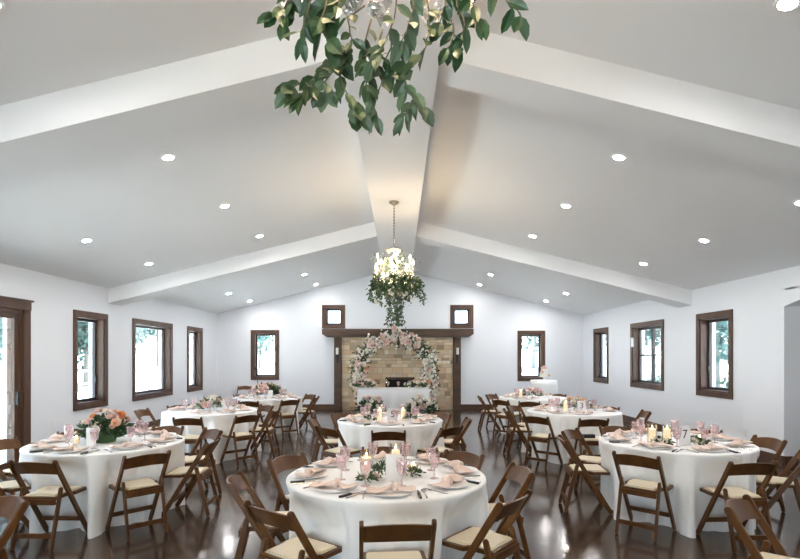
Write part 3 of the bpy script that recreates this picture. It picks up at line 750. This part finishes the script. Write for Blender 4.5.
obj('foot', bx((-.55, -.2, 0), (-.47, .2, .03), (.47, -.2, 0), (.55, .2, .03), (-.47, -.03, 0), (.47, .03, .03)), 'black', arch)
rd = random.Random(5); bm = bmesh.new()
for _ in range(2300):
    a = rd.uniform(-.75, PI+.75); rr = AR+rd.gauss(0, .10); y = rd.gauss(0, .09)
    p = Vector((rr*math.cos(a), y, AZ+rr*math.sin(a)))
    if p.z < .03: continue
    dd = (Vector((math.cos(a), -.3, math.sin(a)))*rd.uniform(-.5, 1)+rvec(rd)).normalized(); leaf(bm, p, dd, rvec(rd), rd.uniform(.07, .15), rd.uniform(.03, .055))
for k in range(26):
    a = rd.uniform(-.3, PI+.3); p = Vector((AR*math.cos(a), 0, AZ+AR*math.sin(a))); d = (Vector((math.cos(a), -.2, math.sin(a)))+rvec(rd)*.6).normalized()
    for j in range(7): leaf(bm, p+d*(.12+.035*j), (d+rvec(rd)*.9), rvec(rd), .07, .03)
obj('foliage', bm, 'leafdark', arch)
cnt = 0
for _ in range(400):
    if cnt >= 100: break
    a = rd.uniform(-.72, PI+.72)
    if .55 < a < .75 or 2.45 < a < 2.6: continue
    rr = AR+rd.gauss(0, .085); y = -.10-abs(rd.gauss(0, .06)); p = Vector((rr*math.cos(a), y, AZ+rr*math.sin(a)))
    c = rd.choice(['blush', 'blush', 'blush', 'white_f', 'white_f', 'white_f', 'blush', 'peach']); blossom(arch, p, (math.cos(a)*.3+rd.uniform(-.3, .3), -1, math.sin(a)*.3+rd.uniform(-.1, .4)), rd.uniform(.07, .13), c); cnt += 1
bm = bmesh.new()
for _ in range(340):
    a = rd.uniform(-.72, PI+.72); rr = AR+rd.gauss(0, .13); p = Vector((rr*math.cos(a), -.08-abs(rd.gauss(0, .08)), AZ+rr*math.sin(a)))
    bmesh.ops.create_icosphere(bm, subdivisions=1, radius=rd.uniform(.025, .055), matrix=Matrix.Translation(p))
o = obj('small_buds', bm, 'white_f', arch, 'all'); o['kind'] = 'stuff'
flowers(SX-.62, SY-.72, 0.001, .40, .62, ['white_f', 'blush', 'white_f', 'white_f', 'blush'], 34, 'white and blush flowers on the floor, left front of the lace covered table', 101, 'leafdark', 240, br=.085)
flowers(SX+.80, SY-.72, 0.001, .42, .66, ['white_f', 'blush', 'white_f', 'blush', 'white_f'], 36, 'white and blush flowers on the floor, right front of the lace covered table', 102, 'leafdark', 260, br=.085)
flowers(SX-.80, SY-.05, .775, .34, .26, ['blush', 'peach', 'white_f', 'blush'], 22, 'blush flowers on the left end of the lace covered table', 103, 'leafmid', 90, br=.07)
flowers(SX+.66, SY-.05, .775, .34, .24, ['white_f', 'white_f', 'peach'], 18, 'white flowers with greenery on the right end of the lace covered table', 104, 'leafdark', 120, br=.065)
for q, lb in ((-.16, 'left'), (.14, 'right')):
    put(gob0, (SX+q, SY-.1, .7735), 0, 'pale glass, %s of two on the lace covered table before the fireplace' % lb)
put(candle0, (SX+.45, SY+.1, .7735), 0, 'candle in glass among the right flowers on the lace covered table')
# cake table
KX, KY = 3.95, 14.3
bm = bmesh.new(); n = 96; prev = None; KZ = 1.05; KR = .36
rows = [[bm.verts.new((0, 0, KZ))]]
for r, z in ((KR*.9, KZ), (KR, KZ-.006)): rows.append([bm.verts.new((r*math.cos(2*PI*i/n), r*math.sin(2*PI*i/n), z)) for i in range(n)])
for k in range(1, 9):
    t = k/8; rows.append([bm.verts.new(((KR+.03*t+.028*t*math.sin(12*2*PI*i/n+math.sin(3*2*PI*i/n)))*math.cos(2*PI*i/n), (KR+.03*t+.028*t*math.sin(12*2*PI*i/n+math.sin(3*2*PI*i/n)))*math.sin(2*PI*i/n), KZ-.006+(.004-KZ+.006)*t)) for i in range(n)])
for a, b in zip(rows, rows[1:]):
    for i in range(n):
        j = (i+1) % n; bm.faces.new((a[0], b[i], b[j]) if len(a) == 1 else (a[i], b[i], b[j], a[j]))
o = tag(obj('tablecloth', bm, 'cloth', smooth='all'), 'white cloth covering the small tall round table by the far right window', 'tablecloth'); o.location = (KX, KY, 0)
cake = thing('cake', 'small white tiered cake topped with blush flowers by the far right window', 'cake', (KX+.02, KY, KZ+.001))
obj('cake_stand', lathe([(0, 0), (.1, 0), (.1, .01), (.03, .02), (.03, .07), (.16, .08), (.16, .09), (0, .09)], 24), 'plate', cake, 'a')
obj('tier', lathe([(0, .091), (.125, .091), (.125, .19), (.12, .2), (0, .2)], 28), 'white_f', cake, 'a'); obj('tier', lathe([(0, .201), (.085, .201), (.085, .29), (.08, .3), (0, .3)], 28), 'white_f', cake, 'a')
for k, (x, y, z, c) in enumerate(((0, -.04, .32, 'blush'), (.05, -.03, .31, 'white_f'), (-.05, -.02, .32, 'peach'), (.01, .03, .35, 'blush'), (-.09, -.09, .22, 'blush'), (.09, -.08, .12, 'peach'))): blossom(cake, (x, y, z), (x, -.5+y, .5), .055, c)
# stand by the far left window
t = thing('microphone_stand', 'thin black stand before the far wall, behind the farthest left table', 'stand', (-3.72, 13.6, 0))
obj('base', lathe([(0, 0), (.14, 0), (.14, .015), (.02, .03), (0, .03)], 24), 'black', t, 'a'); bm = bmesh.new(); tube(bm, [(0, 0, .02), (0, 0, 1.28)], .011, 8); obj('pole', bm, 'black', t, 'all')
bm = bmesh.new(); tube(bm, [(0, 0, 1.25), (-.02, -.02, 1.33), (-.07, -.06, 1.41)], [.012, .016, .024], 8); obj('microphone', bm, 'black', t, 'all')
# wall plates
def wall_plate(P, u, z, label):
    o = thing('outlet_plate', label, 'outlet', P(u, 0, z)); L = Vector(P(u, 0, z)); p, q = Vector(P(u-.036, -.006, z-.057))-L, Vector(P(u+.036, -.0005, z+.057))-L
    obj('plate', bx([min(k) for k in zip(p, q)], [max(k) for k in zip(p, q)]), 'plastic', o)
    for dz in (-.022, .022):
        p, q = Vector(P(u-.012, -.008, z+dz-.013))-L, Vector(P(u+.012, -.006, z+dz+.013))-L; obj('socket', bx([min(k) for k in zip(p, q)], [max(k) for k in zip(p, q)]), 'ring', o)
wall_plate(PR, 8.79, .40, 'white outlet plate low on the right wall near the archway')
wall_plate(PL, 8.70, .55, 'white outlet plate low on the left wall by the glass door')
o = tag(obj('window_sensor', bx((XR-.05, 12.98, 1.93), (XR-.026, 13.08, 2.16), bev=.004), 'plastic'), 'small white box on the trim of the double hung right window', 'sensor')

# ------------------------------------------------------------------ chandeliers with garlands
def chandelier(x, y, ztop, label, glabel, front):
    t = thing('chandelier', label, 'chandelier', (x, y, ztop))      # local z negative downwards from beam
    bm = lathe([(0, -.0005), (.075, -.0005), (.075, -.02), (.03, -.045), (.012, -.06), (0, -.06)], 20); obj('canopy', bm, 'brass', t, 'a')
    bm = bmesh.new(); tube(bm, [(0, 0, -.05), (0, 0, -.72)], .007, 6)
    for k in range(14): tube(bm, [(0, 0, -.09-.045*k), (0, 0, -.105-.045*k)], .013, 6)
    obj('chain', bm, 'brass', t, 'a')
    obj('top_crown', lathe([(0, -.70), (.02, -.71), (.13, -.72), (.135, -.735), (.02, -.745), (0, -.75)], 20), 'brass', t, 'a')
    obj('column', lathe([(0, -.74), (.02, -.76), (.035, -.85), (.018, -.95), (.05, -1.06), (.025, -1.15), (.06, -1.24), (.02, -1.34), (0, -1.36)], 14), 'crystal', t, 'all')
    for k in range(8):
        a = 2*PI*k/8+.2; c, s = math.cos(a), math.sin(a); R = .34 if k % 2 else .25; zz = -1.08 if k % 2 else -.95
        bm = bmesh.new(); tube(bm, [(0, 0, -1.2), (c*R*.4, s*R*.4, zz-.18), (c*R*.8, s*R*.8, zz-.16), (c*R, s*R, zz-.06), (c*R, s*R, zz)], .009, 6); arm = obj('arm', bm, 'crystal', t, 'all')
        obj('drip_pan', lathe([(0, zz-.005), (.04, zz), (.045, zz+.008), (0, zz+.006)], 12, None, (c*R, s*R, 0)), 'crystal', arm, 'all')
        obj('candle_sleeve', lathe([(0, zz+.005), (.013, zz+.005), (.013, zz+.09), (0, zz+.092)], 10, None, (c*R, s*R, 0)), 'sleeve', arm, 'a')
        obj('bulb', lathe([(0, zz+.09), (.012, zz+.1), (.017, zz+.118), (.01, zz+.145), (0, zz+.165)], 10, None, (c*R, s*R, 0)), 'bulb', arm, 'all')
    rd = random.Random(9 if front else 10); bm = bmesh.new(); cd = []
    def drop(p, r, h):
        if cd:
            q_ = cd[0].copy(); COL.objects.link(q_); q_.location = p; return
        v = [bm.verts.new((p[0]+r*math.cos(q), p[1]+r*math.sin(q), p[2])) for q in (0, PI/2, PI, 1.5*PI)]; a = bm.verts.new((p[0], p[1], p[2]+h*.4)); b = bm.verts.new((p[0], p[1], p[2]-h))
        for k in range(4): bm.faces.new((v[k], v[(k+1) % 4], a)); bm.faces.new((v[(k+1) % 4], v[k], b))
    drop((0, 0, 0), .016, .036); cd.append(obj('crystal_drop', bm, 'crystal', t)); cd[0].location = (0, 0, -1.39)
    for k in range(8):      # swags from the crown to the arms and drops
        a = 2*PI*k/8+.2; R = .34 if k % 2 else .25; zz = -1.0 if k % 2 else -.9
        for j in range(5):
            f = j/4; drop((math.cos(a)*(.1+(R-.1)*f), math.sin(a)*(.1+(R-.1)*f), -.74+(zz+.74)*f-.1*math.sin(PI*f)), .012, .02)
        for j in range(3): drop((math.cos(a)*R+rd.uniform(-.04, .04), math.sin(a)*R+rd.uniform(-.04, .04), zz-.14-.05*j), .013, .03)
    for k in range(34):
        a = rd.uniform(0, 6.28); R = rd.uniform(.05, .26); drop((R*math.cos(a), R*math.sin(a), rd.uniform(-1.42, -1.0)), .014, .035)
    bm = bmesh.new(); bmesh.ops.create_uvsphere(bm, u_segments=16, v_segments=10, radius=.022 if front else .055, matrix=Matrix.Translation((0, 0, -1.40 if front else -1.43))); obj('glass_ball', bm, 'crystal', t, 'all')
    ld = bpy.data.lights.new('chandelier_light', 'POINT'); ld.energy = CHAND*(1.25 if front else .95); ld.color = (1, .74, .46); ld.shadow_soft_size = .22
    lo = bpy.data.objects.new('chandelier_light', ld); COL.objects.link(lo); lo.parent = t; lo.location = (0, 0, -.76 if front else -1.0)
    # the garland
    g = thing('leafy_garland', glabel, 'garland', (x, y, ztop-1.1))
    if not front:
        bm = bmesh.new(); st = bmesh.new()
        for k in range(66):
            a = rd.uniform(0, 6.28); R = rd.uniform(.20, .33); z0 = rd.uniform(-.16, .02); L = rd.uniform(.14, .36)
            pts = [Vector((R*math.cos(a), R*math.sin(a), z0))]
            q = Vector((math.cos(a)*.7, math.sin(a)*.7, -.2))
            for j in range(8):
                q = (q+rvec(rd)*.6+Vector((-math.cos(a)*.16, -math.sin(a)*.16, -.26))).normalized(); pts.append(pts[-1]+q*L/8)
            tube(st, pts, .003, 4)
            for j in range(1, 9):
                for s in range(4): leaf(bm, pts[j], (q+rvec(rd)*1.1), rvec(rd), rd.uniform(.04, .075), rd.uniform(.02, .034))
        for k in range(16):
            pts = [Vector((rd.uniform(-.12, .16), rd.uniform(-.12, .12), -.25))]
            for j in range(9): pts.append(pts[-1]+Vector((rd.uniform(-.03, .035), rd.uniform(-.03, .03), -.055)))
            tube(st, pts, .003, 4)
            for p in pts[1:]:
                for s in range(3): leaf(bm, p, rvec(rd)+Vector((0, 0, -.5)), rvec(rd), rd.uniform(.04, .07), rd.uniform(.02, .032))
        obj('stems', st, 'stem', g, 'all'); obj('leaves', bm, 'leafdark', g)
        bm = bmesh.new()
        for k in range(420):
            a = rd.uniform(0, 6.28); R = abs(rd.gauss(.20, .1)); leaf(bm, (R*math.cos(a), R*math.sin(a), rd.uniform(-.45, .3)), rvec(rd), rvec(rd), rd.uniform(.04, .06), rd.uniform(.02, .03))
        obj('pale_leaves', bm, 'leafsage', g)
        for k in range(26):
            a = rd.uniform(0, 6.28); R = rd.uniform(.18, .3); blossom(g, (R*math.cos(a), R*math.sin(a), rd.uniform(-.42, .05)), (math.cos(a), math.sin(a)-.4, 0), rd.uniform(.03, .05), 'white_f')
    return t, g
chandelier(-.09, 7.88, 4.03, 'crystal chandelier on a long chain hanging from the ridge beam', 'dense greenery with white flowers wrapped round the far chandelier', False)
ct, fg = chandelier(-.07, 1.42, 4.03, 'crystal chandelier hanging close above the camera, mostly out of view', 'long leafy branches hanging from the chandelier at the top of the photo', True)
# branches of the near garland: start, direction list (local metres: x right, y depth, z up from garland root)
GY = 1.42
def px(pxx, pyy, y): return Vector(((pxx-400)*y/520+.07, y-GY, 1.68+(357-pyy)*y/520-(4.03-1.1)))
rd = random.Random(44)
def branch(spec, leafm, L=.062, W=.036, per=2, r=.0028):
    P = [px(*s) for s in spec]; st = bmesh.new(); fine = []
    for a, b in zip(P, P[1:]):
        for j in range(3): fine.append(a.lerp(b, j/3)+Vector((rd.uniform(-1, 1), rd.uniform(-1, 1), rd.uniform(-1, 1)))*.003)
    fine.append(P[-1]); tube(st, fine, [r*(1-.6*i/len(fine)) for i in range(len(fine))], 5)
    b = thing_part = obj('branch', st, 'stem', fg, 'all'); lf = bmesh.new()
    for i, p in enumerate(fine[1:], 1):
        if p.z > px(0, -25, 1.4).z and rd.random() < .4: continue
        t = (fine[i]-fine[i-1]).normalized()
        for s in range(per):
            side = rvec(rd); d = (t*.6+side*.9+Vector((0, 0, -.55))).normalized()
            leaf(lf, p, d, (rvec(rd)*.6+Vector((0, -1, .35))), L*rd.uniform(.7, 1.15), W*rd.uniform(.75, 1.15), .12)
    leaf(lf, fine[-1], (t+Vector((0, 0, -.3))), Vector((0, -1, .2)), L, W)
    obj('leaves', lf, leafm, b)
D_, M_, S_ = 'leafdark', 'leafmid', 'leafsage'
branch([(312, -45, 1.38), (296, -8, 1.35), (284, 8, 1.34), (276, 14, 1.34)], D_, .058, .034, 1)
branch([(306, -40, 1.36), (292, 0, 1.34), (284, 22, 1.33)], D_, .05, .028, 1)
branch([(330, -40, 1.42), (310, 0, 1.36), (304, 22, 1.33), (302, 36, 1.33)], D_, .062, .026, 1)
branch([(345, -40, 1.42), (326, 0, 1.36), (322, 18, 1.33), (328, 40, 1.32)], D_, .085, .042, 1)
branch([(352, -40, 1.42), (338, 0, 1.37), (334, 22, 1.34)], D_, .075, .036, 2)
branch([(365, 5, 1.36), (348, 18, 1.34), (352, 40, 1.33), (350, 52, 1.33)], M_, .042, .026, 1)
branch([(352, 40, 1.34), (338, 62, 1.33), (322, 72, 1.32), (302, 84, 1.31), (290, 90, 1.30)], M_, .060, .036, 1)
branch([(322, 72, 1.33), (310, 86, 1.31), (302, 96, 1.31)], M_, .056, .028, 2)
branch([(338, 62, 1.33), (326, 80, 1.31), (324, 92, 1.31)], S_, .05, .036, 1)
branch([(345, 58, 1.34), (340, 70, 1.33), (344, 88, 1.32), (352, 102, 1.32), (358, 112, 1.32)], M_, .06, .036, 1)
branch([(372, 20, 1.36), (364, 48, 1.35), (368, 66, 1.35), (366, 84, 1.34)], M_, .058, .026, 1)
branch([(382, 30, 1.36), (376, 55, 1.35), (382, 80, 1.34), (372, 106, 1.34), (376, 116, 1.34)], M_, .05, .026, 1)
branch([(398, -30, 1.40), (394, 20, 1.36), (383, 46, 1.34), (374, 62, 1.33)], S_, .06, .034, 1)
branch([(392, 40, 1.36), (386, 60, 1.35), (388, 74, 1.35)], D_, .05, .028, 1)
branch([(412, -30, 1.40), (413, 8, 1.36), (408, 30, 1.34), (402, 40, 1.33)], S_, .07, .034, 1)
branch([(425, -20, 1.42), (430, 25, 1.38), (426, 48, 1.36), (408, 66, 1.35)], M_, .055, .034, 1)
branch([(408, 66, 1.35), (404, 84, 1.35), (416, 98, 1.34), (422, 108, 1.34)], S_, .056, .036, 1)
branch([(416, 98, 1.34), (410, 106, 1.34), (404, 116, 1.34)], M_, .056, .024, 1)
branch([(450, -40, 1.44), (444, 5, 1.40), (440, 22, 1.38)], D_, .058, .036, 1)
branch([(455, -40, 1.44), (458, 5, 1.40), (466, 24, 1.38), (460, 48, 1.37)], D_, .064, .032, 1)
branch([(466, -40, 1.44), (470, 0, 1.40), (480, 18, 1.38)], D_, .066, .036, 1)
branch([(452, 20, 1.40), (454, 36, 1.38), (448, 48, 1.37)], D_, .056, .026, 1)
branch([(480, -40, 1.44), (496, -12, 1.40), (508, 2, 1.38), (520, 16, 1.37)], D_, .066, .034, 1)
branch([(380, -60, 1.45), (400, -30, 1.44), (440, -20, 1.44), (480, -25, 1.44)], D_, .066, .038, 2)
branch([(410, -60, 1.45), (370, -25, 1.44), (330, -15, 1.42), (300, -15, 1.40)], D_, .066, .038, 2)
